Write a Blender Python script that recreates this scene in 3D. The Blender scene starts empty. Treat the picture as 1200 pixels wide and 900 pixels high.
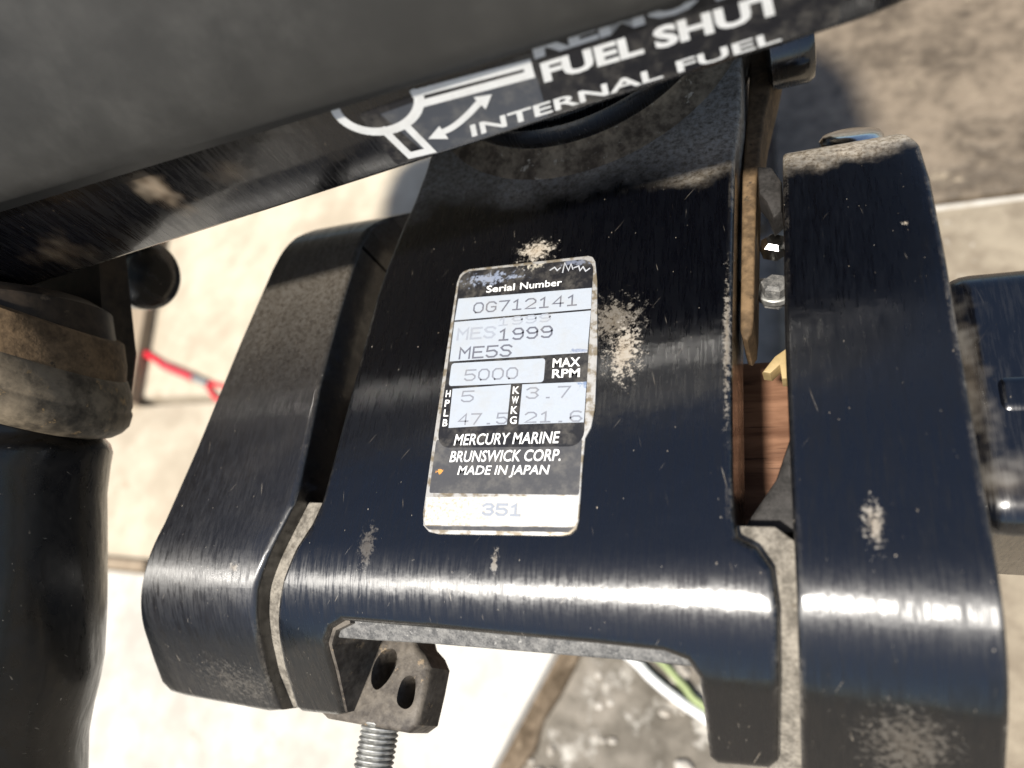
import bpy, bmesh, math, random
from mathutils import Vector, Matrix
random.seed(7)
S = 0.001                                   # everything below is written in millimetres
sc = bpy.context.scene
COL = sc.collection

# ------------------------------------------------------------------ camera, sky, sun, exposure
cam_d = bpy.data.cameras.new('camera'); cam = bpy.data.objects.new('camera', cam_d); COL.objects.link(cam)
RIGHT = Vector((0.9114, 0.1401, -0.3870)); FWD = Vector((-0.4091, 0.4112, -0.8146))
FWD.normalize(); RIGHT = (RIGHT - FWD * RIGHT.dot(FWD)).normalized(); UP = RIGHT.cross(FWD)
CAM = -FWD * 160.0
m3 = Matrix((RIGHT, UP, -FWD)).transposed()
cam.matrix_world = Matrix.Translation(CAM * S) @ m3.to_4x4()
cam_d.sensor_width = 36; cam_d.lens = 23.4; cam_d.clip_start = 0.005; cam_d.clip_end = 50
cam_d.dof.use_dof = True; cam_d.dof.focus_distance = 0.160; cam_d.dof.aperture_fstop = 8.5
sc.camera = cam

SUN = Vector((-0.08, -0.40, 0.89)).normalized()
elev = math.asin(SUN.z); azim = math.atan2(SUN.x, SUN.y)
w = bpy.data.worlds.new('World'); sc.world = w; w.use_nodes = True
nt = w.node_tree; nt.nodes.clear()
sky = nt.nodes.new('ShaderNodeTexSky'); sky.sky_type = 'NISHITA'; sky.sun_disc = False
sky.sun_elevation = elev; sky.sun_rotation = azim % (2 * math.pi); sky.dust_density = 1.5; sky.ozone_density = 1.3; sky.air_density = 1.0
bg = nt.nodes.new('ShaderNodeBackground'); bg.inputs['Strength'].default_value = 0.08
out = nt.nodes.new('ShaderNodeOutputWorld')
nt.links.new(sky.outputs[0], bg.inputs[0]); nt.links.new(bg.outputs[0], out.inputs[0])
sl = bpy.data.lights.new('sun', 'SUN'); sl.energy = 5.0; sl.angle = math.radians(4.0); sl.color = (1, 0.95, 0.87)
so = bpy.data.objects.new('sun', sl); COL.objects.link(so)
so.rotation_euler = (-SUN).to_track_quat('-Z', 'Y').to_euler()
sc.view_settings.view_transform = 'Standard'; sc.view_settings.look = 'None'
sc.view_settings.gamma = 1; sc.view_settings.exposure = 0.74
sc.view_settings.use_curve_mapping = False

# ------------------------------------------------------------------ materials
class NT:
    def __init__(s, name):
        s.m = bpy.data.materials.new(name); s.m.use_nodes = True
        s.t = s.m.node_tree; s.b = s.t.nodes['Principled BSDF']
        s.P = None
    def put(s, sock, v):
        if isinstance(v, bpy.types.NodeSocket): s.t.links.new(v, sock)
        elif v is not None:
            if isinstance(v, (tuple, list)) and len(v) == 3 and sock.type == 'RGBA': v = (*v, 1)
            sock.default_value = v
    def node(s, typ, props=None, **ins):
        n = s.t.nodes.new(typ)
        for k, v in (props or {}).items(): setattr(n, k, v)
        for k, v in ins.items(): s.put(n.inputs[int(k[1:]) if k[0] == 'i' and k[1:].isdigit() else k.replace('_', ' ')], v)
        return n
    def pos(s):                             # object coordinates in millimetres
        if s.P is None:
            tc = s.t.nodes.new('ShaderNodeTexCoord')
            s.P = s.node('ShaderNodeVectorMath', {'operation': 'SCALE'}, i0=tc.outputs['Object'], i3=1000.0).outputs[0]
        return s.P
    def vm(s, op, a, b): return s.node('ShaderNodeVectorMath', {'operation': op}, i0=a, i1=b).outputs[1 if op in ('LENGTH', 'DOT_PRODUCT') else 0]
    def ma(s, op, a, b=0.0, clamp=False): return s.node('ShaderNodeMath', {'operation': op, 'use_clamp': clamp}, i0=a, i1=b).outputs[0]
    def noise(s, scale, detail=4, rough=0.55, stretch=(1, 1, 1), shift=(0, 0, 0), dist=0.0):
        v = s.vm('MULTIPLY', s.vm('ADD', s.pos(), shift), stretch)
        n = s.node('ShaderNodeTexNoise', None, Vector=v, Scale=scale, Detail=detail, Roughness=rough, Distortion=dist)
        return n.outputs[0]
    def ramp(s, v, a, b, lo=0.0, hi=1.0):
        return s.node('ShaderNodeMapRange', {'interpolation_type': 'SMOOTHSTEP'}, i0=v, i1=a, i2=b, i3=lo, i4=hi).outputs[0]
    def mix(s, f, a, b):
        n = s.node('ShaderNodeMix', {'data_type': 'RGBA'}, i0=f)
        s.put(n.inputs[6], a); s.put(n.inputs[7], b); return n.outputs[2]
    def fmix(s, f, a, b): return s.node('ShaderNodeMix', {'data_type': 'FLOAT'}, i0=f, i2=a, i3=b).outputs[0]
    def bump(s, h, dist, strength=1.0, normal=None):
        n = s.node('ShaderNodeBump', None, Strength=strength, Distance=dist * S, Height=h)
        if normal is not None: s.put(n.inputs['Normal'], normal)
        return n.outputs[0]
    def blob(s, c, r, nz, soft=0.25, amount=1.0, amp=3.6):   # a stain of its own shape: an ellipse with a ragged edge
        d = s.vm('LENGTH', s.vm('MULTIPLY', s.vm('SUBTRACT', s.pos(), c), tuple(1.0 / k for k in r)), (0, 0, 0))
        v = s.ma('ADD', s.ma('SUBTRACT', 1.0, d), s.ma('MULTIPLY', s.ma('SUBTRACT', nz, 0.5), amp))
        return s.ma('MULTIPLY', s.ramp(v, 0.3, 0.3 + soft * 1.4), amount)
    def maxs(s, l):
        r = l[0]
        for k in l[1:]: r = s.ma('MAXIMUM', r, k)
        return r
    def done(s, color, rough, normal=None, spec=0.5, **kw):
        s.put(s.b.inputs['Base Color'], color); s.put(s.b.inputs['Roughness'], rough)
        s.put(s.b.inputs['Specular IOR Level'], spec)
        if normal is not None: s.put(s.b.inputs['Normal'], normal)
        for k, v in kw.items(): s.put(s.b.inputs[k.replace('_', ' ')], v)
        return s.m

DUST = (0.33, 0.295, 0.235)
def paint(name, blobs=(), dirt=0.0, streak=1.0, stretch=(1.0, 0.09, 0.09), base=(0.0011, 0.0012, 0.0020), rough=0.36, top=None, wear_glint=1.0,
          chips=1.0, aniso=0.9, fs=0.8, fd=6, bs=0.35, ba=3.6, tint=((0.36, 0.29, 0.205), (0.44, 0.40, 0.34)), spec=0.8, coat=0.5):
    n = NT(name)
    st1 = n.noise(1.9, 3, 0.6, stretch)                    # fine rubbed scratches along the casting
    st2 = n.noise(0.55, 4, 0.65, stretch, (31, 7, 3))
    big = n.noise(0.045, 5, 0.6, (1, 1, 1), (5, 50, 9))
    fine = n.noise(fs, fd, 0.78, (1, 1, 1), (15, 3, 2))
    grit = n.noise(1.5, 2, 0.5, (1, 0.6, 0.6), (3, 9, 1))
    masks = [n.ma('MULTIPLY', n.ramp(grit, 0.74, 0.80), 0.75 * chips)]       # tiny pale specks
    masks.append(n.ma('MULTIPLY', n.ma('MULTIPLY', n.ramp(st1, 0.68, 0.78), n.ramp(st2, 0.55, 0.72)), 0.16 * streak))
    if dirt: masks.append(n.ma('MULTIPLY', n.ramp(big, 0.45, 0.8), dirt))
    for c, r, a in blobs:
        masks.append(n.blob(c, r, fine, bs, a, ba))
    if top:                                                # dry dust by the neck; also paints reflected brightness onto the far ends
        y = n.node('ShaderNodeSeparateXYZ', None, i0=n.pos()).outputs[1]
        yy = n.ma('ADD', y, n.ma('MULTIPLY', n.ma('SUBTRACT', big, 0.5), 26.0))
        masks.append(n.ma('MULTIPLY', n.ma('MULTIPLY', n.ramp(yy, top[0], top[1]), n.ramp(fine, 0.2, 0.6)), top[2]))
    rot = n.node('ShaderNodeVectorRotate', {'rotation_type': 'Z_AXIS'}, Vector=n.pos(), Angle=0.62).outputs[0]
    sc1 = n.node('ShaderNodeTexNoise', None, Vector=n.vm('MULTIPLY', rot, (2.2, 0.05, 0.3)), Scale=1.0, Detail=2.0, Roughness=0.5).outputs[0]
    rot2 = n.node('ShaderNodeVectorRotate', {'rotation_type': 'Z_AXIS'}, Vector=n.pos(), Angle=-0.25).outputs[0]
    sc2 = n.node('ShaderNodeTexNoise', None, Vector=n.vm('MULTIPLY', rot2, (1.6, 0.07, 0.3)), Scale=1.0, Detail=2.0, Roughness=0.5).outputs[0]
    masks.append(n.ma('MULTIPLY', n.maxs([n.ramp(sc1, 0.735, 0.77), n.ramp(sc2, 0.735, 0.77)]), 0.3 * chips))  # stray scratches
    bev = n.node('ShaderNodeBevel', {'samples': 4}, Radius=1.4 * S).outputs[0]
    geo = n.t.nodes.new('ShaderNodeNewGeometry')
    e = n.ma('SUBTRACT', 1.0, n.vm('DOT_PRODUCT', bev, geo.outputs['Normal']))
    rub = n.ramp(n.noise(0.07, 4, 0.65, (1, 1, 1), (44, 3, 60)), 0.46, 0.62, 0.12, 1.0)                # corners worn in places; pale edges also paint in reflected light
    masks.append(n.ma('MULTIPLY', n.ma('MULTIPLY', n.ma('MULTIPLY', n.ramp(e, 0.015, 0.08), n.ramp(fine, 0.40, 0.58)), rub), 0.6 * wear_glint))
    mask = n.maxs(masks)
    tint = n.mix(n.ramp(fine, 0.35, 0.65), *tint)
    col = n.mix(mask, base, tint)
    r0 = n.fmix(n.ramp(n.ma('ADD', n.ma('MULTIPLY', st1, 0.6), n.ma('MULTIPLY', st2, 0.4)), 0.38, 0.66), rough * 0.72, rough * 1.6)
    r1 = n.fmix(mask, r0, 0.85)
    patch = n.ramp(n.noise(0.03, 3, 0.6, (1, 0.7, 0.7), (70, 20, 8)), 0.36, 0.62, 0.25, 1.0)      # some areas are rubbed more than others
    h = n.ma('MULTIPLY', n.ma('ADD', n.ma('MULTIPLY', st1, 0.5 * streak), n.ma('MULTIPLY', st2, 0.6 * streak)), patch)
    b0 = n.bump(n.noise(0.16, 3, 0.5, (1, 1, 1), (2, 80, 5)), 0.10)                                 # the casting is never quite flat
    b1 = n.bump(h, 0.038, 1.0, b0)
    b2 = n.bump(n.ma('ADD', mask, n.ma('MULTIPLY', fine, 0.25)), 0.06, 0.6, b1)
    tg = n.node('ShaderNodeCombineXYZ', None, i0=1.0, i1=0.05, i2=0.0).outputs[0]
    n.done(col, r1, b2, spec, Anisotropic=aniso, Tangent=tg, Coat_Weight=n.ma('MULTIPLY', n.ma('SUBTRACT', 1.0, mask), coat), Coat_Roughness=0.13, Coat_Normal=b1)
    return n.m

def rough_mat(name, c1, c2, scale, rough=0.85, bump=0.3, dist=1.0, c3=None, spec=0.3, stretch=(1, 1, 1), t3=(0.6, 0.68)):
    n = NT(name)
    a = n.noise(scale, 6, 0.65, stretch); b = n.noise(scale * 5, 4, 0.6, stretch, (9, 4, 2))
    f = n.ramp(n.ma('ADD', n.ma('MULTIPLY', a, 0.65), n.ma('MULTIPLY', b, 0.35)), 0.36, 0.64)
    col = n.mix(f, c1, c2)
    if c3:
        k = n.noise(scale * 2.3, 5, 0.7, stretch, (40, 11, 7)); col = n.mix(n.ramp(k, t3[0], t3[1]), col, c3)
    return n.done(col, rough, n.bump(n.ma('ADD', a, n.ma('MULTIPLY', b, 0.5)), dist, bump), spec)

def plain(name, c, rough=0.5, spec=0.5, scale=0.4, var=0.12, metal=0.0):
    n = NT(name)
    f = n.noise(scale, 4, 0.6); k = n.ramp(f, 0.3, 0.7, 1 - var, 1 + var)
    col = n.node('ShaderNodeVectorMath', {'operation': 'SCALE'}, i0=tuple(c), i3=k).outputs[0]
    return n.done(col, n.ramp(f, 0.3, 0.7, rough * 0.85, min(1, rough * 1.2)), None, spec, Metallic=metal)

# ------------------------------------------------------------------ object helpers
def empty(name, label, cat, loc=(0, 0, 0), group=None):
    o = bpy.data.objects.new(name, None); COL.objects.link(o); o.empty_display_size = 0.01
    o.location = Vector(loc) * S
    tag(o, label, cat, group); return o
def tag(o, label, cat, group=None):
    o['label'] = label; o['category'] = cat
    if group: o['group'] = group
def link(name, bm, mat, parent=None, smooth=None, wn=False, kind=None):
    """one mesh object from a bmesh written in world millimetres"""
    bmesh.ops.recalc_face_normals(bm, faces=bm.faces)
    bm.transform(Matrix.Scale(S, 4))
    me = bpy.data.meshes.new(name); bm.to_mesh(me); bm.free()
    if smooth is not None:
        me.polygons.foreach_set('use_smooth', [True] * len(me.polygons))
        me.set_sharp_from_angle(angle=math.radians(smooth))
    me.materials.append(mat)
    o = bpy.data.objects.new(name, me); COL.objects.link(o)
    if wn:
        md = o.modifiers.new('normals', 'WEIGHTED_NORMAL'); md.keep_sharp = True; md.weight = 60
    if parent is not None:
        o.parent = parent
        off = Vector((0, 0, 0)); p = parent
        while p is not None: off += p.location; p = p.parent
        o.location = -off
    if kind: o['kind'] = kind
    return o
def flat_solid(pts, depth, bevel=0.0, seg=3, holes=None):
    """prism with its top at z=0 in flat coordinates, the rim bevelled"""
    bm = bmesh.new()
    f = bm.faces.new([bm.verts.new((p[0], p[1], 0)) for p in pts])
    if f.normal.z < 0 or sum((pts[i][0] * pts[(i + 1) % len(pts)][1] - pts[(i + 1) % len(pts)][0] * pts[i][1]) for i in range(len(pts))) < 0: f.normal_flip()
    r = bmesh.ops.extrude_face_region(bm, geom=[f])
    top = [v for v in r['geom'] if isinstance(v, bmesh.types.BMVert)]
    for v in bm.verts:
        v.co.z = -depth
    for v in top: v.co.z = 0
    bmesh.ops.recalc_face_normals(bm, faces=bm.faces)
    if bevel > 0:
        ed = [e for e in bm.edges if all(abs(v.co.z) < 1e-6 for v in e.verts)]
        bmesh.ops.bevel(bm, geom=ed, offset=bevel, segments=seg, profile=0.5, affect='EDGES', clamp_overlap=True)
    return bm
RB, BETA = 31.0, math.radians(50)
def yb(x): return -38.5 + 0.03 * x
def bend(bm, off=0.0, top_y=None, top_r=9.0, lean=0.15, sooner=0.0, RB=RB):
    """fold a flat casting over the front bend (and, for the arms, over the far end)"""
    bmesh.ops.triangulate(bm, faces=[f for f in bm.faces if len(f.verts) > 4])
    ys = [-45.5 - 1.8 * k for k in range(-7, 17)]
    if top_y is not None: ys += [top_y + 1.3 * k for k in range(0, 13)]
    for y in ys:
        bmesh.ops.bisect_plane(bm, geom=list(bm.verts) + list(bm.edges) + list(bm.faces), dist=1e-5, plane_co=(0, y, 0), plane_no=(0.0, 1, 0))
    for v in bm.verts:
        x, y, z = v.co
        u = yb(x) + sooner - y; d = -z
        yy, zz, ny, nz = y, 0.0, 0.0, 1.0
        if u > 0:
            a = min(u / RB, BETA); ex = max(0, u - RB * BETA)
            yy = yb(x) + sooner - RB * math.sin(a) - ex * math.cos(BETA); zz = -RB * (1 - math.cos(a)) - ex * math.sin(BETA)
        elif top_y is not None and y > top_y:
            u = y - top_y; a = min(u / top_r, 1.35); ex = max(0, u - top_r * 1.35)
            yy = top_y + top_r * math.sin(a) + ex * math.cos(1.35); zz = -top_r * (1 - math.cos(a)) - ex * math.sin(1.35)
        v.co = (x, yy + d * lean * (0 if (top_y is not None and y > top_y) else 1), zz - d + off)
    return bm
def boxm(x0, x1, y0, y1, z0, z1, bevel=0.0, seg=2, jitter=0.0):
    bm = bmesh.new(); bmesh.ops.create_cube(bm, size=1)
    for v in bm.verts:
        v.co = ((x0 + x1) / 2 + v.co.x * (x1 - x0) + random.uniform(-jitter, jitter), (y0 + y1) / 2 + v.co.y * (y1 - y0) + random.uniform(-jitter, jitter), (z0 + z1) / 2 + v.co.z * (z1 - z0))
    if bevel > 0: bmesh.ops.bevel(bm, geom=list(bm.edges), offset=bevel, segments=seg, profile=0.5, affect='EDGES')
    return bm
def lathe(profile, origin, axis, seg=64, cap=True, bm=None, skew=0.0, side=(1, 0, 0)):
    bm = bm or bmesh.new(); ax = Vector(axis).normalized(); o = Vector(origin)
    t = ax.orthogonal().normalized(); b = ax.cross(t); rings = []
    for d, r in profile:
        rings.append([bm.verts.new(o + ax * d + (t * math.cos(2 * math.pi * k / seg) + b * math.sin(2 * math.pi * k / seg)) * max(r, 0.001)) for k in range(seg)])
    if skew:
        sd = Vector(side); sd = (sd - ax * sd.dot(ax)).normalized()
        for ring in rings:
            for v in ring: v.co += ax * skew * (v.co - o).dot(sd)
    for A, B in zip(rings, rings[1:]):
        for k in range(seg): bm.faces.new((A[k], A[(k + 1) % seg], B[(k + 1) % seg], B[k]))
    if cap: bm.faces.new(rings[0][::-1]); bm.faces.new(rings[-1])
    return bm
def tube(pts, r, seg=10, bm=None, flat=1.0):
    bm = bm or bmesh.new(); P = [Vector(p) for p in pts]; rings = []; t0 = None
    for i, p in enumerate(P):
        d = (P[min(i + 1, len(P) - 1)] - P[max(i - 1, 0)]).normalized()
        if t0 is None: t0 = d.orthogonal().normalized()
        t0 = (t0 - d * t0.dot(d)).normalized(); b = d.cross(t0)
        rr = r[i] if isinstance(r, (list, tuple)) else r
        rings.append([bm.verts.new(p + (t0 * math.cos(2 * math.pi * k / seg) + b * flat * math.sin(2 * math.pi * k / seg)) * rr) for k in range(seg)])
    for A, B in zip(rings, rings[1:]):
        for k in range(seg): bm.faces.new((A[k], A[(k + 1) % seg], B[(k + 1) % seg], B[k]))
    bm.faces.new(rings[0][::-1]); bm.faces.new(rings[-1])
    return bm
def spline(ctrl, n=8):
    P = [Vector(c) for c in ctrl]; P = [P[0] * 2 - P[1]] + P + [P[-1] * 2 - P[-2]]; o = []
    for i in range(1, len(P) - 2):
        for k in range(n):
            t = k / n; a, b, c, d = P[i - 1], P[i], P[i + 1], P[i + 2]
            o.append(0.5 * ((2 * b) + (c - a) * t + (2 * a - 5 * b + 4 * c - d) * t * t + (3 * b - a - 3 * c + d) * t ** 3))
    o.append(P[-2]); return o
def closed(p, n=5):
    q = [(*c, 0) for c in p]; q = spline([q[-1]] + q + [q[0], q[1]], n)[n:-n - 1]
    return [(v.x, v.y) for v in q]
def rrect(a0, b0, a1, b1, ra, rb, n=5, corners=(1, 1, 1, 1)):
    pts = []
    for (ca, cb, s0), on in zip(((a1 - ra, b1 - rb, 0), (a0 + ra, b1 - rb, 90), (a0 + ra, b0 + rb, 180), (a1 - ra, b0 + rb, 270)), corners):
        cx = (a1, a0, a0, a1)[s0 // 90]; cy = (b1, b1, b0, b0)[s0 // 90]
        if not on: pts.append((cx, cy)); continue
        for k in range(n + 1):
            t = math.radians(s0 + 90 * k / n); pts.append((ca + ra * math.cos(t), cb + rb * math.sin(t)))
    return pts
def text_bm(txt, quad, mapper, bold=0.0, shear=0.0, bm=None):
    """lettering as flat faces, its bounding box fitted to quad = BL, BR, TL, TR in the surface's own coordinates"""
    cu = bpy.data.curves.new('t', 'FONT'); cu.body = txt; cu.offset = bold; cu.resolution_u = 3; cu.shear = shear
    o = bpy.data.objects.new('t', cu); me = bpy.data.meshes.new_from_object(o)
    bm = bm or bmesh.new(); n0 = len(bm.verts)
    X = [v.co.x for v in me.vertices]; Y = [v.co.y for v in me.vertices]
    x0, x1, y0, y1 = min(X), max(X), min(Y), max(Y); vs = []
    for v in me.vertices:
        s = (v.co.x - x0) / (x1 - x0); t = (v.co.y - y0) / (y1 - y0)
        q = [(1 - s) * (1 - t) * quad[0][k] + s * (1 - t) * quad[1][k] + (1 - s) * t * quad[2][k] + s * t * quad[3][k] for k in (0, 1)]
        vs.append(bm.verts.new(mapper(*q)))
    for p in me.polygons:
        try: bm.faces.new([vs[i] for i in p.vertices])
        except ValueError: pass
    bpy.data.objects.remove(o); bpy.data.curves.remove(cu); bpy.data.meshes.remove(me)
    return bm
GLYPH = {'0': [[(.25, 0), (.75, 0), (1, .25), (1, .75), (.75, 1), (.25, 1), (0, .75), (0, .25), (.25, 0)]],
 '1': [[(.15, .8), (.5, 1), (.5, 0)], [(.1, 0), (.9, 0)]],
 '2': [[(0, .8), (.25, 1), (.75, 1), (1, .8), (1, .6), (0, 0), (1, 0)]],
 '3': [[(0, .85), (.25, 1), (.75, 1), (1, .8), (.75, .53), (.4, .53)], [(.75, .53), (1, .25), (.75, 0), (.25, 0), (0, .15)]],
 '4': [[(.75, 0), (.75, 1), (0, .3), (1, .3)]],
 '5': [[(1, 1), (.05, 1), (0, .55), (.7, .6), (1, .4), (1, .2), (.75, 0), (.2, 0), (0, .15)]],
 '6': [[(.9, .9), (.7, 1), (.25, 1), (0, .75), (0, .25), (.25, 0), (.75, 0), (1, .25), (.75, .52), (.25, .52), (0, .35)]],
 '7': [[(0, 1), (1, 1), (.35, 0)]],
 '9': [[(.1, .1), (.3, 0), (.75, 0), (1, .25), (1, .75), (.75, 1), (.25, 1), (0, .75), (.25, .48), (.75, .48), (1, .6)]],
 'G': [[(1, .8), (.75, 1), (.25, 1), (0, .75), (0, .25), (.25, 0), (.75, 0), (1, .2), (1, .48), (.55, .48)]],
 'M': [[(0, 0), (0, 1), (.5, .5), (1, 1), (1, 0)]], 'E': [[(1, 1), (0, 1), (0, 0), (1, 0)], [(0, .52), (.8, .52)]],
 'S': [[(1, .85), (.75, 1), (.25, 1), (0, .8), (.25, .55), (.75, .5), (1, .25), (.75, 0), (.25, 0), (0, .15)]],
 '.': [[(.4, 0), (.6, 0)]], ' ': []}
def ribbon(bm, pts, wd, mapper, asp=(1, 1)):
    P = [Vector((p[0] * asp[0], p[1] * asp[1])) for p in pts]; L = []
    for i, p in enumerate(P):
        a = (P[i] - P[i - 1]).normalized() if i else (P[1] - P[0]).normalized()
        b = (P[i + 1] - P[i]).normalized() if i < len(P) - 1 else a
        t = (a + b); t = t.normalized() if t.length > 1e-4 else a
        n = Vector((-t.y, t.x)); k = wd / 2 / max(0.5, n.dot(Vector((-a.y, a.x))))
        ext = -a * wd / 2 if i == 0 else (a * wd / 2 if i == len(P) - 1 else Vector((0, 0)))
        L.append((p + n * k + ext, p - n * k + ext))
    V = [[bm.verts.new(mapper(q.x / asp[0], q.y / asp[1])) for q in l] for l in L]
    for A, B in zip(V, V[1:]): bm.faces.new((A[0], A[1], B[1], B[0]))
def printed(txt, quad, mapper, wd, asp, bm=None, fill=0.72):
    """dot-matrix printer characters, one cell each"""
    bm = bm or bmesh.new(); n = len(txt); zk = [0]
    for i, ch in enumerate(txt):
        for pl in GLYPH[ch]:
            pts = []
            for gx, gy in pl:
                s = (i + gx * fill) / (n - 1 + fill); t = gy
                pts.append(tuple((1 - s) * (1 - t) * quad[0][k] + s * (1 - t) * quad[1][k] + (1 - s) * t * quad[2][k] + s * t * quad[3][k] for k in (0, 1)))
            zk[0] += 1; dz = 0.004 * (zk[0] % 4)
            ribbon(bm, pts, wd, lambda a, b: tuple(c + (dz if q == 2 else 0) for q, c in enumerate(mapper(a, b))), asp)
    return bm
def sheet(pts, mapper, bm=None):
    bm = bm or bmesh.new(); f = bm.faces.new([bm.verts.new(mapper(*p)) for p in pts])
    bmesh.ops.triangulate(bm, faces=[f]); return bm
def carve(bm, cutters):
    """cut the cutter solids out of bm, then throw the cutters away"""
    me = bpy.data.meshes.new('a'); bm.to_mesh(me); bm.free(); o = bpy.data.objects.new('a', me); COL.objects.link(o); tmp = []
    for c in cutters:
        mc = bpy.data.meshes.new('c'); bmesh.ops.recalc_face_normals(c, faces=c.faces); c.to_mesh(mc); c.free()
        oc = bpy.data.objects.new('c', mc); COL.objects.link(oc); tmp.append(oc)
        md = o.modifiers.new('b', 'BOOLEAN'); md.operation = 'DIFFERENCE'; md.object = oc; md.solver = 'EXACT'
    dg = bpy.context.evaluated_depsgraph_get(); res = bmesh.new(); res.from_object(o, dg)
    for t in tmp + [o]:
        k = t.data; bpy.data.objects.remove(t); bpy.data.meshes.remove(k)
    return res

# ------------------------------------------------------------------ materials used
M_face = paint('bracket_paint', [((27, 7, 0), (5.5, 11, 30), 0.7), ((24, 15, 0), (9, 9, 30), 0.28), ((1, 39, 0), (7, 4.5, 30), 0.8), ((-31, -41, 0), (3, 7, 30), 0.16), ((2.3, -42, 0), (1.0, 4, 30), 0.4),
    ((49.5, 8, 0), (1.2, 24, 9), 0.4), ((20, -61, -5), (28, 2.0, 8), 0.3)], top=(53, 68, 0.85), rough=0.30)
M_armr = paint('right_arm_paint', [((74.5, -31, 0), (2.4, 6.0, 30), 0.55), ((78, -66, -12), (10, 9, 30), 0.15), ((85, 33, 0), (1.0, 0.9, 20), 0.9)], streak=1.35, rough=0.36, top=(51, 60, 0.85))
M_arml = paint('left_arm_paint', [((-80, -76, -10), (22, 8, 30), 0.12), ((-71, -48, 0), (2.2, 1.8, 20), 0.4)], spec=1.0, streak=1.2, rough=0.43, dirt=0.02, stretch=(0.9, 0.12, 0.12), base=(0.008, 0.0076, 0.008), top=(-20, 66, 0.21))
M_black = paint('black_gloss', streak=0.2, rough=0.2, chips=0.6, aniso=0.0)
M_tray = paint('tray_paint', [((-63, 22, 60), (8, 20, 14), 0.85), ((-45, 24, 58), (12, 12, 8), 0.12), ((-104, 18, 52), (20, 16, 12), 0.15)], streak=0.1, rough=0.25, chips=0.4, aniso=0.0, fs=0.10, fd=2, bs=0.8, ba=1.6, tint=((0.30, 0.21, 0.125), (0.36, 0.28, 0.19)), spec=0.6)
M_grip = paint('grip_paint', [((-132, -34, 58), (16, 9, 16), 0.3)], streak=0.06, rough=0.34, chips=1.0, aniso=0.0, base=(0.003, 0.0024, 0.002), dirt=0.02, spec=0.42, coat=0.25)
M_tiller = rough_mat('grimy_black_paint', (0.008, 0.007, 0.006), (0.05, 0.036, 0.024), 0.06, 0.45, 0.2, 0.3, (0.10, 0.075, 0.05))
M_dust = rough_mat('dry_dust', (0.09, 0.08, 0.066), (0.26, 0.235, 0.195), 0.25, 0.9, 0.5, 0.5, (0.10, 0.085, 0.065))
M_brown = rough_mat('caked_brown_dirt', (0.07, 0.048, 0.03), (0.28, 0.21, 0.135), 0.12, 0.8, 0.5, 0.6, (0.50, 0.42, 0.31))
M_tan = rough_mat('tan_grime', (0.06, 0.038, 0.019), (0.17, 0.11, 0.057), 0.12, 0.75, 0.5, 0.6, (0.05, 0.035, 0.02))
M_greyring = rough_mat('dusty_rubber', (0.04, 0.032, 0.022), (0.19, 0.15, 0.10), 0.08, 0.65, 0.4, 0.5, (0.27, 0.18, 0.085))
M_cast = rough_mat('rough_casting', (0.05, 0.05, 0.05), (0.17, 0.165, 0.155), 0.5, 0.6, 0.5, 0.3, (0.30, 0.29, 0.27))
M_lug = rough_mat('dirty_casting', (0.035, 0.029, 0.024), (0.13, 0.112, 0.09), 0.10, 0.6, 0.8, 0.6, (0.22, 0.165, 0.105))
M_zinc = plain('zinc_plate', (0.30, 0.30, 0.285), 0.5, 0.5, 0.5, 0.35, 0.6)
M_chrome = plain('bright_steel', (0.7, 0.7, 0.68), 0.18, 0.5, 0.4, 0.15, 1.0)
M_rubber = rough_mat('black_rubber', (0.012, 0.011, 0.010), (0.035, 0.032, 0.03), 0.3, 0.6, 0.3, 0.3)
M_cowl = rough_mat('dusty_cowl', (0.027, 0.026, 0.0235), (0.039, 0.0375, 0.034), 0.018, 0.5, 0.12, 0.4, (0.053, 0.051, 0.046), 0.25, (1, 1, 1), (0.45, 0.85))

# ------------------------------------------------------------------ ground and paving
GZ = -300.0
GK = 0.6825
def gp(x, y): return (65 + (x - 65) * GK, -66 + (y + 66) * GK)
M_ground = rough_mat('rough_concrete', (0.085, 0.075, 0.06), (0.24, 0.215, 0.18), 0.012, 0.95, 0.8, 6.0, (0.38, 0.36, 0.32), 0.2, (1, 1, 1), (0.58, 0.7))
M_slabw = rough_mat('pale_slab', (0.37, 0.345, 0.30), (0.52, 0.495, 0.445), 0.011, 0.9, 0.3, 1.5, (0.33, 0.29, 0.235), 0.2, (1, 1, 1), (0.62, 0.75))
M_slabc = rough_mat('cream_slab', (0.33, 0.28, 0.21), (0.45, 0.395, 0.305), 0.011, 0.9, 0.3, 1.5, (0.29, 0.235, 0.165), 0.2, (1, 1, 1), (0.62, 0.75))
M_slabb = rough_mat('brown_slab', (0.06, 0.045, 0.029), (0.175, 0.138, 0.097), 0.022, 0.5, 0.8, 3.0, (0.24, 0.195, 0.135), 0.5, (1, 1, 1), (0.58, 0.72))
M_slabt = rough_mat('tan_slab', (0.16, 0.13, 0.095), (0.27, 0.23, 0.17), 0.02, 0.95, 0.5, 3.0, (0.42, 0.39, 0.33), 0.2, (1, 1, 1), (0.6, 0.7))
bm = bmesh.new(); bmesh.ops.create_grid(bm, x_segments=60, y_segments=60, size=6000)
for v in bm.verts:
    v.co.z = GZ - 15 + random.uniform(-4, 4) * (1 if v.co.length < 7000 else 0)
ground = link('ground', bm, M_ground, smooth=180); ground['kind'] = 'structure'
paving = bpy.data.objects.new('paving', None); COL.objects.link(paving); paving['kind'] = 'structure'
def slab(pts, mat, h=20, bev=3.0):
    bm = flat_solid([gp(*p) for p in pts], h, bev, 2)
    bm.transform(Matrix.Translation((0, 0, GZ)))
    return link('slab', bm, mat, paving, smooth=35)
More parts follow.
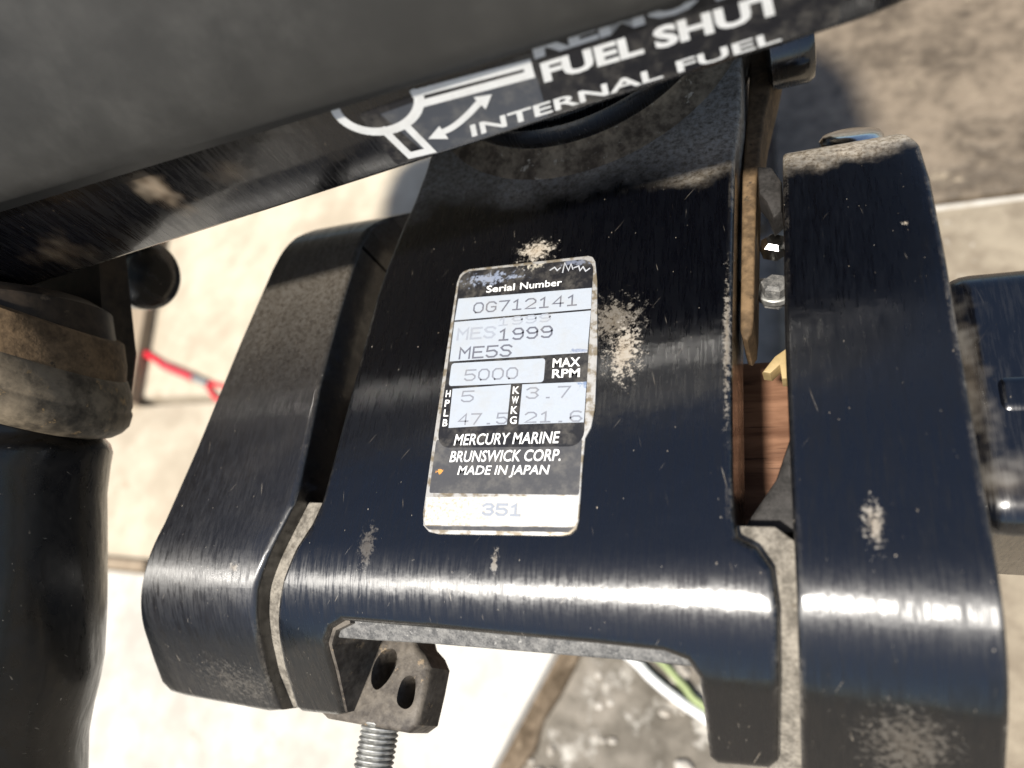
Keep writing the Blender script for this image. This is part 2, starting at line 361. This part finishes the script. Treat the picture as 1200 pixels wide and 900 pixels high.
slab([(-1500, -900), (-560, -900), (-166, -34), (-150, 2), (-1500, 2)], M_slabw)
slab([(-1500, 18), (-330, 18), (-330, 247), (-1500, 247)], M_slabc)
slab([(-1500, 260), (-330, 260), (-330, 1700), (-1500, 1700)], M_slabc)
slab([(40, 436), (900, 430), (900, 1700), (40, 1700)], M_slabb)
slab([(40, 190), (900, 190), (900, 420), (40, 426)], M_slabt)
slab([(100, 424), (900, 417), (900, 423), (100, 431)], M_slabw, 17, 2.0)  # thin white strip added as the bright glint along the slab joint
slab([(120, -160), (900, -160), (900, 178), (120, 178)], M_slabt)
slab([(-318, 436), (28, 436), (28, 1700), (-318, 1700)], M_slabb)
# gravel: loose chips on the bare concrete
bm = bmesh.new()
for k in range(520):
    x, y = random.uniform(-330, 118), random.uniform(-420, 170)
    if x < -170 + (y + 40) * 0.46 + 14: continue
    x, y = gp(x, y); r = 0.7 * random.choice((2, 3, 3, 4, 5, 8)) * random.uniform(0.7, 1.4)
    bmesh.ops.create_icosphere(bm, subdivisions=1, radius=r, matrix=Matrix.Translation((x, y, GZ - 14 + r * 0.3)) @ Matrix.Diagonal((random.uniform(0.7, 1.5), random.uniform(0.7, 1.3), 0.6, 1)))
link('gravel', bm, rough_mat('stone_chips', (0.22, 0.19, 0.15), (0.5, 0.47, 0.42), 0.03, 0.9, 0.3, 1.0), kind='stuff')

# narrow plank lying along the left slabs
M_oldwood = rough_mat('weathered_wood', (0.17, 0.125, 0.085), (0.30, 0.24, 0.17), 0.02, 0.85, 0.4, 1.0, None, 0.2, (1, 0.1, 1))
bm = flat_solid([gp(*p) for p in ((-1090, 900), (-1240, 900), (-975, 246), (-880, 246))], 14, 1.5, 2); bm.transform(Matrix.Translation((0, 0, GZ + 14.3)))
o = link('plank', bm, M_oldwood, smooth=35); tag(o, 'narrow grey-brown plank lying on the pale slab behind the tiller', 'plank')
bm = boxm(gp(-860, 0)[0], gp(-735, 0)[0], gp(0, 3.5)[1], gp(0, 17)[1], GZ - 12, GZ + 7, 1.5, 2)
o = link('batten', bm, M_oldwood, smooth=35); tag(o, 'short brown strip of wood in the joint between pale slabs', 'wood strip')

# cable and hose on the ground at the foot of the bracket
bm = tube(spline([(*gp(p[0], p[1]), p[2]) for p in [(-160, 14, GZ - 7), (-94, -26, GZ - 7), (-77, -39, GZ - 7), (-56, -52, GZ - 7), (-24, -67, GZ - 7), (60, -96, GZ - 7), (180, -130, GZ - 7)]], 8), 2.9, 10)
o = link('cable', bm, plain('white_pvc', (0.72, 0.72, 0.70), 0.4), smooth=60); tag(o, 'thin white cable on rough concrete below the bracket opening', 'cable')
bm = tube(spline([(*gp(p[0], p[1]), p[2]) for p in [(-130, 24, GZ - 7), (-68, -25, GZ - 7), (-47, -43, GZ - 7), (-26, -58, GZ - 7), (60, -84, GZ - 7), (190, -104, GZ - 7)]], 8), 2.2, 10)
o = link('hose', bm, plain('green_hose', (0.25, 0.30, 0.13), 0.5), smooth=60); tag(o, 'thin yellow-green hose on rough concrete beside the white cable', 'hose')

# ------------------------------------------------------------------ wooden board under the right gap
n = NT('brown_board')
g = n.noise(0.16, 5, 0.6, (0.12, 1.0, 1.0), (0, 0, 0), 0.6); g2 = n.noise(0.9, 4, 0.6, (0.06, 1, 1), (4, 8, 1))
col = n.mix(n.ramp(g, 0.35, 0.65), (0.10, 0.046, 0.025), (0.22, 0.115, 0.068))
col = n.mix(n.ramp(g2, 0.56, 0.7), col, (0.05, 0.022, 0.012))
M_board = n.done(col, 0.6, n.bump(g2, 0.2, 0.5), 0.3)
o = link('wooden_board', boxm(-46, 88, -40, 26, -130, -45, 1.2, 2), M_board, smooth=40)
tag(o, 'reddish-brown wooden board gripped below the gap beside the right clamp', 'board')

# ------------------------------------------------------------------ swivel bracket
sw = empty('swivel_bracket', 'glossy navy-black swivel bracket carrying the serial number plate', 'bracket', (0, 0, -20))
outl = [(-41.3, 140), (-41.3, 83), (-41.6, 76), (-43, 64), (-45.1, 53.4), (-47.0, 40), (-47.8, 29.5), (-47.9, -5.4), (-48, -30), (-49.4, -36), (-52.3, -42.0), (-55, -50), (-57.2, -59), (-61, -75.3), (-63.0, -89.5), (-61.5, -91), (-50, -90), (-47.4, -88.8),
        (-44.9, -74), (-43.8, -65), (-41.3, -60.6), (-37.2, -58.2), (-14, -57.5), (6.5, -57.1), (24.9, -56.7), (37.6, -56.7), (41.8, -58.0), (43.7, -61.5), (43.8, -69.1), (43.6, -82.5), (45, -84.2), (54.8, -83), (56.6, -80.4),
        (58.0, -60.2), (58.4, -47.4), (57.6, -39.8), (55, -36), (51.6, -34.3), (50.8, -30), (50.4, 7.9), (50.8, 42.3), (51, 60), (52.5, 75), (52.5, 140)]
body = link('body', bend(flat_solid(outl, 24, 1.3, 3), lean=0.12), M_face, sw, smooth=32, wn=True)
# cast flange that shows under the edge of the arched opening
fl = [(-46, -52), (46, -50.5), (46, -59.0), (38, -59.0), (8, -60.2), (-16, -61.2), (-31, -62.2), (-46, -63)]
link('flange', bend(flat_solid(fl, 5, 0.5, 2), off=-3.4, lean=0.1), M_cast, sw, smooth=32, wn=True)
link('inner_wall', bend(flat_solid([(-36, -58.6), (-40.6, -60.9), (-43.0, -65.2), (-44.1, -74), (-46.6, -88.2), (-48, -88.2), (-45.6, -74), (-44.6, -64), (-41.6, -59.6), (-36, -57.6)], 25, 0), off=-1.4, lean=0.12), M_lug, sw, smooth=30)
# dusty casting seams between bracket and arms
link('seam', bend(flat_solid([(-70.5, -90.8), (-69, -64.6), (-66, -50), (-62, -36), (-57, -29), (-46.5, -29), (-46.5, -40), (-51, -48), (-54, -60), (-60, -90.3)], 18, 0.8, 2), off=-5.5), M_dust, sw, smooth=35, wn=True)
link('seam', bend(flat_solid([(61.9, -92), (62.2, -70), (62.2, -52), (62.2, -34), (58, -30.8), (49.5, -31), (49.5, -38), (54, -42), (55, -60), (53.5, -80), (56, -96)], 18, 0.8, 2), off=-4.6), M_dust, sw, smooth=35, wn=True)
# round seat and friction collar of the steering pivot
BC = (5.5, 112, 0)
link('pivot_seat', lathe([(-12, 49.5), (-0.5, 49.5), (0.8, 47.5), (2.0, 44.5), (3.4, 42.5), (6, 41.5)], BC, (0, 0, 1), 96), M_brown, sw, smooth=40)
link('friction_collar', lathe([(4, 39.5), (5, 42.0), (9, 42.6), (11.4, 41.8), (12, 39.5), (13.0, 39.5), (13.6, 41.0), (17.5, 41.4), (19, 40.6), (19.4, 38.4), (20.2, 38.4), (21, 40), (25.5, 40), (26.5, 38), (44.5, 37)], BC, (0, 0, 1), 96), M_black, sw, smooth=50)
# dusty flange along the right flank, running up to the neck
bm = flat_solid([(51.2, 16), (51.8, 13.2), (52.8, 12.8), (53.8, 14.5), (54.2, 19), (54.7, 40), (55.3, 60), (57.4, 80), (60.5, 96), (62.5, 108), (54, 108), (53.4, 88), (51.8, 62)], 13, 1.2, 3); bm.transform(Matrix.Translation((0, 0, -9)))
link('flange_rib', bm, M_tan, sw, smooth=40)
link('pivot_boss', lathe([(0, 9), (1, 11), (10, 11.4), (11.6, 10.4), (12, 8)], (58, 101, -5), (1, 0.08, 0), 48), M_black, sw, smooth=40)

# serial plate
BL, BR, TL, TR = Vector((-15.99, -36.14)), Vector((20.62, -35.6)), Vector((-21.01, 36.46)), Vector((17.40, 35.37))
def pl(z):
    def f(a, b):
        p = BL * (1 - a) * (1 - b) + BR * a * (1 - b) + TL * (1 - a) * b + TR * a * b
        return (p.x, p.y, z)
    return f
ASP = (38.0, 71.8)
Z0 = 0.45
pts = [(0.96, 0.992), (0.99, 0.985), (1.01, 0.965), (1.03, 0.88), (1.055, 0.60), (1.058, 0.40), (1.04, 0.335), (1.008, 0.30), (1.0, 0.2), (0.997, 0.045), (0.985, 0.018), (0.95, 0.002), (0.9, -0.004),
       (0.1, -0.012), (0.03, -0.006), (-0.015, 0.012), (-0.03, 0.05), (-0.03, 0.2), (-0.022, 0.60), (-0.012, 0.93), (0.005, 0.965), (0.035, 0.982), (0.08, 0.988)]
f3 = pl(0); bm = flat_solid([f3(*p)[:2] for p in pts], 0.7, 0.15, 2); bm.transform(Matrix.Translation((0, 0, Z0)))
n = NT('plate_foil'); nz = n.noise(0.35, 5, 0.65)
M_foil = n.done(n.mix(n.ramp(nz, 0.42, 0.6), (0.42, 0.41, 0.39), (0.20, 0.165, 0.115)), 0.45, None, 0.5, Metallic=0.35)
plate = link('serial_plate', bm, M_foil, sw, smooth=35)
def stain_print(name, base, rough, blobs=(), speck=None, spec=0.5):
    n = NT(name); fine = n.noise(0.8, 4, 0.65); col = base
    for c, r, colr, a in blobs: col = n.mix(n.blob(c, r, fine, 0.3, a), col, colr)
    if speck:
        k = n.noise(1.3, 3, 0.6, (1, 1, 1), (8, 8, 8)); x = n.node('ShaderNodeSeparateXYZ', None, i0=n.pos()).outputs[0]
        col = n.mix(n.ma('MULTIPLY', n.ramp(k, 0.5, 0.62), n.ramp(x, 12.0, -14.0, 0.0, 0.8)), col, speck)
    film = n.noise(0.22, 5, 0.7, (1, 1, 1), (60, 12, 5)); col = n.mix(n.ramp(film, 0.42, 0.72, 0.0, 0.2), col, (0.30, 0.275, 0.23))   # film of dirt on the print
    return n.done(col, rough, n.bump(film, 0.15), spec)
GRY = (0.24, 0.24, 0.25)
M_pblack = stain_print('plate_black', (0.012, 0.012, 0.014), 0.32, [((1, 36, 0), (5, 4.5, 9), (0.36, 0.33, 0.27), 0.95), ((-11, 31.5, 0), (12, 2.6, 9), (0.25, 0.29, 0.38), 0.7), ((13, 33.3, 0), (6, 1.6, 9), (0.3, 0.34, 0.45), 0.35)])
M_pgrey = stain_print('plate_grey', (0.055, 0.055, 0.058), 0.36, [((-15.4, -22.5, 0), (1.2, 1.3, 9), (0.55, 0.25, 0.06), 1.0)])
M_pwhite = stain_print('plate_white', (0.32, 0.35, 0.39), 0.42, [((16, 5.5, 0), (3, 3, 9), (0.85, 0.83, 0.78), 1.0), ((18.5, -0.5, 0), (2.4, 2.6, 9), (0.10, 0.16, 0.28), 0.9), ((2.5, 27.0, 0), (1.4, 1.6, 9), (0.16, 0.25, 0.4), 0.85), ((16, 7.6, 0), (3, 0.9, 9), (0.1, 0.14, 0.24), 0.8)])
M_pwarm = stain_print('plate_white_strip', (0.46, 0.45, 0.42), 0.5, (), (0.34, 0.28, 0.2))
M_ink = stain_print('printed_ink', (0.095, 0.10, 0.125), 0.5, ()); M_faint = stain_print('faded_ink', (0.25, 0.27, 0.31), 0.5, ()); M_weak = stain_print('thin_ink', (0.17, 0.18, 0.21), 0.5, ())
M_wtext = stain_print('white_print', (0.72, 0.72, 0.70), 0.45, ()); M_gtext = stain_print('worn_white_print', (0.34, 0.35, 0.37), 0.45, ())
def psheet(name, pts, z, mat): return link(name, sheet(pts, pl(Z0 + z)), mat, plate)
psheet('grey_panel', rrect(-0.005, 0.118, 0.99, 0.30, 0.01, 0.01, 2), 0.03, M_pgrey)
psheet('white_strip', [(-0.012, 0.028), (0.0, 0.014), (0.975, 0.024), (0.99, 0.04), (0.992, 0.116), (-0.02, 0.104)], 0.03, M_pwarm)
psheet('grey_edge', [(0.03, 0.0), (0.94, 0.006), (0.975, 0.022), (0.0, 0.011)], 0.03, M_pgrey)
psheet('black_panel', rrect(0.005, 0.272, 1.0, 0.978, 0.09, 0.05, 6), 0.06, M_pblack)
psheet('data_field', [(0.02, 0.857), (0.998, 0.853), (1.0, 0.768), (0.013, 0.764)], 0.09, M_pwhite)
psheet('data_field', [(0.013, 0.757), (1.0, 0.761), (0.992, 0.60), (0.017, 0.595)], 0.09, M_pwhite)
psheet('data_field', rrect(0.035, 0.498, 0.716, 0.587, 0.02, 0.012, 3), 0.09, M_pwhite)
psheet('data_field', [(0.068, 0.487), (0.493, 0.494), (0.492, 0.350), (0.076, 0.342)], 0.09, M_pwhite)
psheet('data_field', [(0.572, 0.493), (0.998, 0.493), (0.995, 0.352), (0.572, 0.35)], 0.09, M_pwhite)
tm = pl(Z0 + 0.12)
def ptext(txt, q, mat, bold=0.01, shear=0.0): return link('lettering', text_bm(txt, q, tm, bold, shear), mat, plate)
def pnum(txt, q, mat, wd=0.42, fill=0.72): return link('printed_characters', printed(txt, q, tm, wd, ASP, None, fill), mat, plate)
def Q(a0, a1, b0, b1, tilt=0.0): return ((a0, b0), (a1, b0 + tilt), (a0, b1), (a1, b1 + tilt))
ptext('Serial', Q(0.235, 0.45, 0.872, 0.902), M_wtext, 0.015); ptext('Number', Q(0.49, 0.79, 0.873, 0.902), M_wtext, 0.012)
pnum('0G712141', Q(0.155, 0.905, 0.790, 0.830, -0.002), M_ink)
pnum('1999', Q(0.357, 0.724, 0.728, 0.757, 0.003), M_faint); pnum('MES', Q(0.055, 0.335, 0.682, 0.724), M_faint, 0.6)
pnum('1999', Q(0.37, 0.745, 0.668, 0.710), M_ink, 0.5); pnum('ME5S', Q(0.09, 0.470, 0.604, 0.646), M_ink, 0.5)
pnum('5000', Q(0.152, 0.53, 0.517, 0.556), M_weak)
ptext('MAX', Q(0.768, 0.95, 0.550, 0.584), M_wtext, 0.02); ptext('RPM', Q(0.770, 0.952, 0.511, 0.543), M_wtext, 0.02)
pnum('5', Q(0.148, 0.230, 0.437, 0.475), M_weak, 0.4, 1.0); pnum('47.5', Q(0.145, 0.487, 0.354, 0.390), M_weak, 0.4)
pnum('3.7', Q(0.61, 0.895, 0.441, 0.478), M_weak, 0.4); pnum('21.6', Q(0.614, 0.98, 0.356, 0.390), M_weak, 0.4)
for i, ch in enumerate('HPLB'): ptext(ch, Q(0.022 + 0.002 * i, 0.058 + 0.002 * i, 0.456 - 0.036 * i, 0.482 - 0.036 * i), M_wtext, 0.02)
for i, ch in enumerate('KWKG'): ptext(ch, Q(0.51, 0.557, 0.459 - 0.036 * i, 0.486 - 0.036 * i), M_wtext, 0.02)
ptext('MERCURY MARINE', Q(0.13, 0.85, 0.279, 0.319, 0.004), M_wtext, 0.012, 0.15); ptext('BRUNSWICK CORP.', Q(0.114, 0.864, 0.221, 0.260, 0.004), M_wtext, 0.012, 0.15)
ptext('MADE IN JAPAN', Q(0.183, 0.80, 0.169, 0.209, 0.003), M_wtext, 0.012, 0.15)
pnum('351', Q(0.39, 0.635, 0.052, 0.084), M_faint, 0.6)
# worn white scrawl at the plate's top corner
bm = bmesh.new()
for pts in ([(0.70, 0.945), (0.73, 0.955), (0.75, 0.94), (0.77, 0.95)], [(0.79, 0.93), (0.80, 0.97), (0.83, 0.935), (0.845, 0.962), (0.86, 0.94)], [(0.87, 0.945), (0.90, 0.95), (0.91, 0.93), (0.93, 0.945), (0.95, 0.925), (0.975, 0.935)]):
    ribbon(bm, pts, 0.35, tm, ASP)
link('worn_lettering', bm, M_gtext, plate)

# ------------------------------------------------------------------ clamp brackets
GRP = 'clamp brackets either side of the swivel bracket'
cr = empty('clamp_bracket', 'black right clamp bracket with straight vertical rubbing marks', 'bracket', (76, 0, -20), GRP)
ol = [(61.6, 86), (61.8, 62.3), (61.0, 7.1), (61.3, -29.1), (61.5, -44.3), (61.2, -59.7), (60.6, -79.9), (59.8, -104), (92.8, -104), (92.5, -85.2), (92.2, -70.8), (92.0, -54.9), (91.9, -46.8), (91.7, -33.6), (91.4, 4.7), (91.2, 24.2), (90.6, 44), (89.6, 54), (87.5, 60), (86.5, 64), (86, 86)]
link('arm', bend(flat_solid(ol, 30, 1.1, 3), top_y=53, top_r=11, lean=0.1, sooner=0.6, RB=33.0), M_armr, cr, smooth=32, wn=True)
bm = flat_solid([(61.5, -8), (61.5, -30), (50.5, -32), (53, -27), (58, -19)], 12, 0.8, 2); bm.transform(Matrix.Translation((0, 0, -12)))
link('web', bm, M_rubber, cr, smooth=35)
bm = lathe([(0, 5), (1.5, 7.0), (4, 7.2), (5, 6.4), (5.6, 4)], (77, 66.0, -13.0), (0.05, 0.55, 0.83), 32)
link('washer_head_bolt', bm, M_chrome, cr, smooth=40)

cl = empty('clamp_bracket', 'scuffed black left clamp bracket with threaded stud below its lug', 'bracket', (-80, 0, -20), GRP)
ol = [(-45.3, 86), (-45.3, 66.6), (-54.0, 65.2), (-58.6, 58), (-60.0, 43), (-60.2, 25), (-59.4, 2.7), (-57, -24), (-57.0, -31.4), (-60.6, -44), (-63.4, -53.1), (-64.9, -64.6), (-68, -79), (-68.5, -91.6), (-74, -93), (-104, -93), (-110, -92.4), (-112, -88.8),
      (-110.5, -80), (-107, -64.2), (-105.4, -56.6), (-103.8, -49.6), (-101.2, -37.8), (-98.7, -14.9), (-96.3, 19.1), (-93.5, 46), (-90.5, 61), (-86, 67), (-80, 72), (-76, 86)]
link('arm', bend(flat_solid(ol, 32, 1.4, 3), top_y=50, top_r=24, lean=0.12, sooner=0.6, RB=33.0), M_arml, cl, smooth=32, wn=True)
# lug with two core holes; the stud screws out of its front face
lug = flat_solid([(-58, -52), (-58, -78.6), (-55, -80), (-30, -79.6), (-27.4, -77.5), (-26.8, -70), (-26.6, -64.0), (-28.5, -61.5), (-31.5, -59.5), (-34, -55), (-39, -53)], 11, 1.6, 3)
lug.transform(Matrix.Translation((0, 0, -31.5)))
h1 = flat_solid(closed([(-43.6, -65.5), (-41.6, -61.8), (-38.2, -61.0), (-36.6, -64), (-38.2, -68.5), (-41.0, -71.2), (-43.3, -69.5)]), 14, 0); h1.transform(Matrix.Translation((0, 0, -27)))
h2 = flat_solid(closed([(-34.2, -68.5), (-32.2, -66.6), (-30.0, -67.8), (-29.6, -72.6), (-31.6, -74.4), (-34.4, -73)]), 14, 0); h2.transform(Matrix.Translation((0, 0, -27)))
link('lug', carve(lug, [h1, h2]), M_lug, cl, smooth=35)
prof = []; t = 0.0
prof.append((-6, 4.6))
while t < 46: prof += [(t, 4.35), (t + 0.45, 5.0), (t + 0.75, 5.0)]; t += 1.25
link('stud', lathe(prof, (-41.0, -77, -36.5), (0.02, -1, -0.02), 40), M_zinc, cl, smooth=25)

# ------------------------------------------------------------------ hardware seen through the right gap
tp = empty('tilt_pin', 'bright steel tilt pin with corroded nut in the right gap', 'pin', (58, 30, -24))
link('shank', lathe([(-3, 3.0), (9, 3.0)], (54, 37, -26), (1, 0, 0), 24), M_zinc, tp, smooth=40)
link('head', lathe([(-2, 2.0), (-1.6, 3.2), (1.8, 3.3), (2.8, 2.2)], (58.4, 44, -18), (0.2, 0.2, 1), 6), M_chrome, tp, smooth=20)
bm = lathe([(-4, 3.4), (1.8, 3.5), (2.6, 2.6)], (58.4, 33, -20), (0.1, 0.3, 1), 6); link('nut', bm, M_cast, tp, smooth=20)
link('washer', lathe([(-1.4, 4.2), (0, 4.3), (0.3, 4.0)], (58.2, 33, -21), (0.1, 0.3, 1), 32), M_zinc, tp, smooth=40)
tl = link('tilt_lever', flat_solid([(55.6, 62), (59, 61), (61.2, 56), (61, 46.5), (59, 44.5), (57.5, 50), (55.8, 53)], 7, 1, 2), M_rubber, None, smooth=35)
tl.data.transform(Matrix.Translation(Vector((0, 0, -7)) * S)); tag(tl, 'small black lever tip between neck and right clamp arm', 'lever')
sp = link('spacer', bend(flat_solid([(55.2, 9), (58, 13), (60.6, 15), (60.6, 7), (59.4, 7), (59, 10.5), (57, 8.5)], 6, 0.5, 2), off=-18), plain('ochre_plastic', (0.32, 0.235, 0.11), 0.6), None, smooth=35)
tag(sp, 'ochre forked spacer just above the brown board in the gap', 'spacer')

# black housing to the right of the right clamp
hs = empty('side_housing', 'glossy black rounded housing behind the right clamp bracket', 'housing', (108, 0, -45))
bm = boxm(93.5, 119, -24, 38, -75, -25, 7.0, 6); link('shell', bm, paint('housing_paint', [((97, 8, -25), (8, 36, 20), 0.22), ((100, -15, -25), (12, 10, 20), 0.26)], streak=0.1, chips=0.15, rough=0.24, aniso=0.0, fs=0.12, fd=2, bs=0.7, ba=1.6), hs, smooth=40, wn=True)
bm = boxm(100, 121, -1, 10, -60, -24.5, 3.4, 6); link('ridge', bm, M_black, hs, smooth=40, wn=True)
link('mount', boxm(95, 110, -20, 34, -140, -74, 2, 2), M_black, hs, smooth=40)

# ------------------------------------------------------------------ engine: tray and cowl
eng = empty('outboard_engine', 'engine with dusty grey cowl over black tray with fuel valve lettering', 'outboard engine', (-60, 150, 60))
A0 = Vector((-4.99, 29.46)); D = Vector((0.9914, 0.1307)); NV = Vector((0.1307, -0.9914))     # wall line, its direction and outward normal
def foot(grow, n=10):
    """footprint of the engine: rounded rectangle along the wall line, outset by grow"""
    x0, x1, y0, y1, r = -330, 108, 0, 260, 26
    r = max(4, r + grow); rr = max(8, 70 + grow); x0 -= grow; x1 += grow; y0 -= grow; y1 += grow
    pts = []
    for cx, cy, s, r in ((x1 - r, y0 + r, -90, r), (x1 - rr, y1 - rr, 0, rr), (x0 + r, y1 - r, 90, r), (x0 + r, y0 + r, 180, r)):
        for k in range(n + 1):
            t = math.radians(s + 90 * k / n); pts.append((cx + r * math.cos(t), cy + r * math.sin(t)))
    return [A0 + D * p[0] - NV * p[1] for p in pts]
def loft(rings, tilt=0.0):
    bm = bmesh.new(); R = []
    for g, z in rings: R.append([bm.verts.new((p.x, p.y, z + tilt * min(max((z - 56) / 4.0, 0), 1) * ((p - A0).dot(D) - 67))) for p in foot(g)])
    for A, B in zip(R, R[1:]):
        for k in range(len(A)): bm.faces.new((A[k], A[(k + 1) % len(A)], B[(k + 1) % len(A)], B[k]))
    bm.faces.new(R[0][::-1]); bm.faces.new(R[-1]); return bm
tray = link('lower_cowl', loft([(-8, 46.2), (-2.2, 44.9), (-0.8, 45.3), (0, 46.4), (0, 55), (0, 64)], -0.075), M_tray, eng, smooth=40)
link('upper_cowl', loft([(-2, 59.4), (0.6, 59.3), (1.7, 60.0), (2.2, 61.2), (2.2, 64), (1.6, 69), (0.0, 76), (-3, 87), (-8, 102), (-18, 122), (-34, 148), (-56, 172), (-80, 186), (-110, 192)], -0.068), M_cowl, eng, smooth=50)
def wl(off):
    def f(s, h):
        p = A0 + D * s + NV * off; return (p.x, p.y, 45 + h)
    return f
M_decal = stain_print('decal_black', (0.010, 0.010, 0.012), 0.28, ()); M_dtext = stain_print('decal_white', (0.62, 0.62, 0.60), 0.45, ()); M_drefl = stain_print('reflection_grey', (0.05, 0.055, 0.065), 0.32, ())
link('decal', sheet(rrect(-6, 1.6, 78, 15.5, 1, 1, 3), wl(0.06)), M_decal, tray)
link('decal_reflection', sheet([(1.5, 1.7), (27.5, 1.7), (28.6, 11.0), (6, 14.0), (-2, 14)], wl(0.09)), M_drefl, tray)  # grey reflection on the black decal, painted as a flat field
wm = wl(0.13)
link('lettering', text_bm('INTERNAL FUEL', ((11.9, 2.5), (69.2, 1.7), (12.7, 5.3), (68.8, 4.0)), wm, 0.022), M_dtext, tray)
link('lettering', text_bm('FUEL SHUT', ((29.4, 8.8), (70.4, 6.8), (30.0, 12.9), (69.9, 11.0)), wm, 0.042), M_dtext, tray)
link('lettering', text_bm('REMOTE', ((29.5, 13.9), (69.5, 12.4), (30.1, 18.0), (69.2, 16.6)), wm, 0.042), M_dtext, tray)
bm = bmesh.new(); ct = (-1.2, 16.6)
ribbon(bm, [(ct[0] + 8.4 * math.cos(t), ct[1] + 6.6 * math.sin(t)) for t in [math.radians(150 + 8 * k) for k in range(26)]], 1.9, wm)
ribbon(bm, [(6.2, 13.2), (27.6, 11.4), (27.9, 13.6), (6.6, 15.6)], 1.6, wl(0.15))
ribbon(bm, [(-3.4, 10.4), (-2.0, 3.0), (2.6, 2.6), (1.2, 9.8)], 1.6, wl(0.17))
ribbon(bm, spline([(5.9, 5.7, 0), (9.5, 6.2, 0), (13.2, 7.6, 0), (16.3, 9.2, 0)], 5), 1.3, wl(0.19))
for tip, b1, b2 in (((3.6, 5.4), (7.2, 7.4), (7.4, 3.9)), ((19.6, 10.2), (16.2, 10.9), (17.2, 7.6))):
    bm.faces.new([bm.verts.new(wl(0.21)(*p)) for p in (tip, b1, b2)])
link('valve_symbol', bm, M_dtext, tray)

# ------------------------------------------------------------------ tiller at the left
tx = Vector((0.02, -0.932, -0.36)).normalized(); TO = Vector((-137, -55, 22)); K = 1.115
til = empty('tiller_handle', 'dirty black tiller handle with tan grime around its collar', 'tiller', TO)
def th(name, prof, mat, skew=0.0): return link(name, lathe([(a * K - skew * 26, b * K) for a, b in prof], TO, tx, 96, True, None, skew, (1, 0, -0.5)), mat, til, smooth=40)
th('handle_base', [(-63, 16), (-62.5, 22), (-60, 26), (-50, 27.5), (-40, 27)], M_tiller)
th('grime_band', [(-54, 28), (-53.5, 28.8), (-48, 29.6), (-44, 29.5)], M_tan, 0.42)
th('collar', [(-45, 28.8), (-43.8, 30.0), (-41, 30.9), (-38.0, 31.2), (-37.2, 30.9), (-36.6, 30.9), (-35.8, 31.2), (-33, 30.6), (-31, 29.2), (-29.4, 27.4), (-28.4, 25.4)], M_greyring, 0.42)
th('grip', [(-52, 24.5), (-29.6, 25.0), (-28, 25.2), (-26.6, 26.4), (-24.5, 27.0), (-21.5, 26.6), (-14, 26.0), (0, 26.5), (14, 26.8), (26, 26.6), (32, 25.8), (37, 24.8), (41, 24.2), (44, 23.8), (60, 24), (80, 23)], M_grip)
bm = bmesh.new(); V = [[bm.verts.new((x, y, z)) for y, z in ((38, 44.4), (38, 34.5), (9.4, 20.9), (-2, 14), (-2, 6), (12, 10), (60, 38))] for x in (-200, -126)]
for k in range(7): bm.faces.new((V[0][k], V[0][(k + 1) % 7], V[1][(k + 1) % 7], V[1][k]))
bm.faces.new(V[0]); bm.faces.new(V[1]); bmesh.ops.bevel(bm, geom=list(bm.edges), offset=1.2, segments=2, profile=0.5, affect='EDGES')
link('handle_mount', bm, M_tiller, til, smooth=35)
link('pivot_cap', lathe([(0, 11.5), (7, 12), (9, 11.8), (10.2, 10.4), (10.6, 7)], (-146, 44, 10), (1, -0.15, 0.1), 48), M_black, til, smooth=40)

# ------------------------------------------------------------------ red lanyard
lan = empty('lanyard', 'red cord with crimped loop lying on the pale slab left of the clamps', 'cord', (-560, 190, -297))
M_red = plain('red_cord', (0.62, 0.02, 0.035), 0.5, 0.4, 0.3, 0.2)
gz = GZ + 4
link('cord', tube(spline([(-900, 330, gz), (-791, 296.8, gz), (-689.8, 250.1, gz), (-659.1, 236, gz), (-584.2, 202.2, gz), (-558, 190.2, gz)], 8), 3.4, 12), M_red, lan, smooth=60)
link('sleeve', tube([(-564, 192.5, gz + 1), (-508.5, 173.5, gz + 1)], 4.3, 12), plain('dark_red_sleeve', (0.42, 0.04, 0.05), 0.6, 0.4, 0.2), lan, smooth=50)
link('crimp', tube([(-510, 174, gz + 1), (-484, 165.2, gz + 1)], 4.0, 12, None, 0.7), M_zinc, lan, smooth=50)
link('loop', tube(spline([(-486, 168, gz), (-463, 162.5, gz), (-418, 157, gz), (-380, 146, gz), (-413, 139, gz), (-461, 146.9, gz), (-486, 163, gz)], 8), 2.1, 10), M_red, lan, smooth=60)
# dark dirt packed along the edge of the pale slab
bm = flat_solid([gp(*p) for p in ((-175, 0), (-136, -6), (-143, -26), (-150, -44), (-160, -66), (-174, -90), (-178, -114), (-198, -142), (-300, -370), (-440, -700), (-520, -890), (-620, -890))], 20, 2, 2); bm.transform(Matrix.Translation((0, 0, GZ - 9)))
o = link('dirt', bm, rough_mat('packed_dirt', (0.05, 0.036, 0.022), (0.17, 0.13, 0.09), 0.05, 0.95, 0.6, 2.0, (0.25, 0.2, 0.14), 0.2), smooth=40, kind='structure')
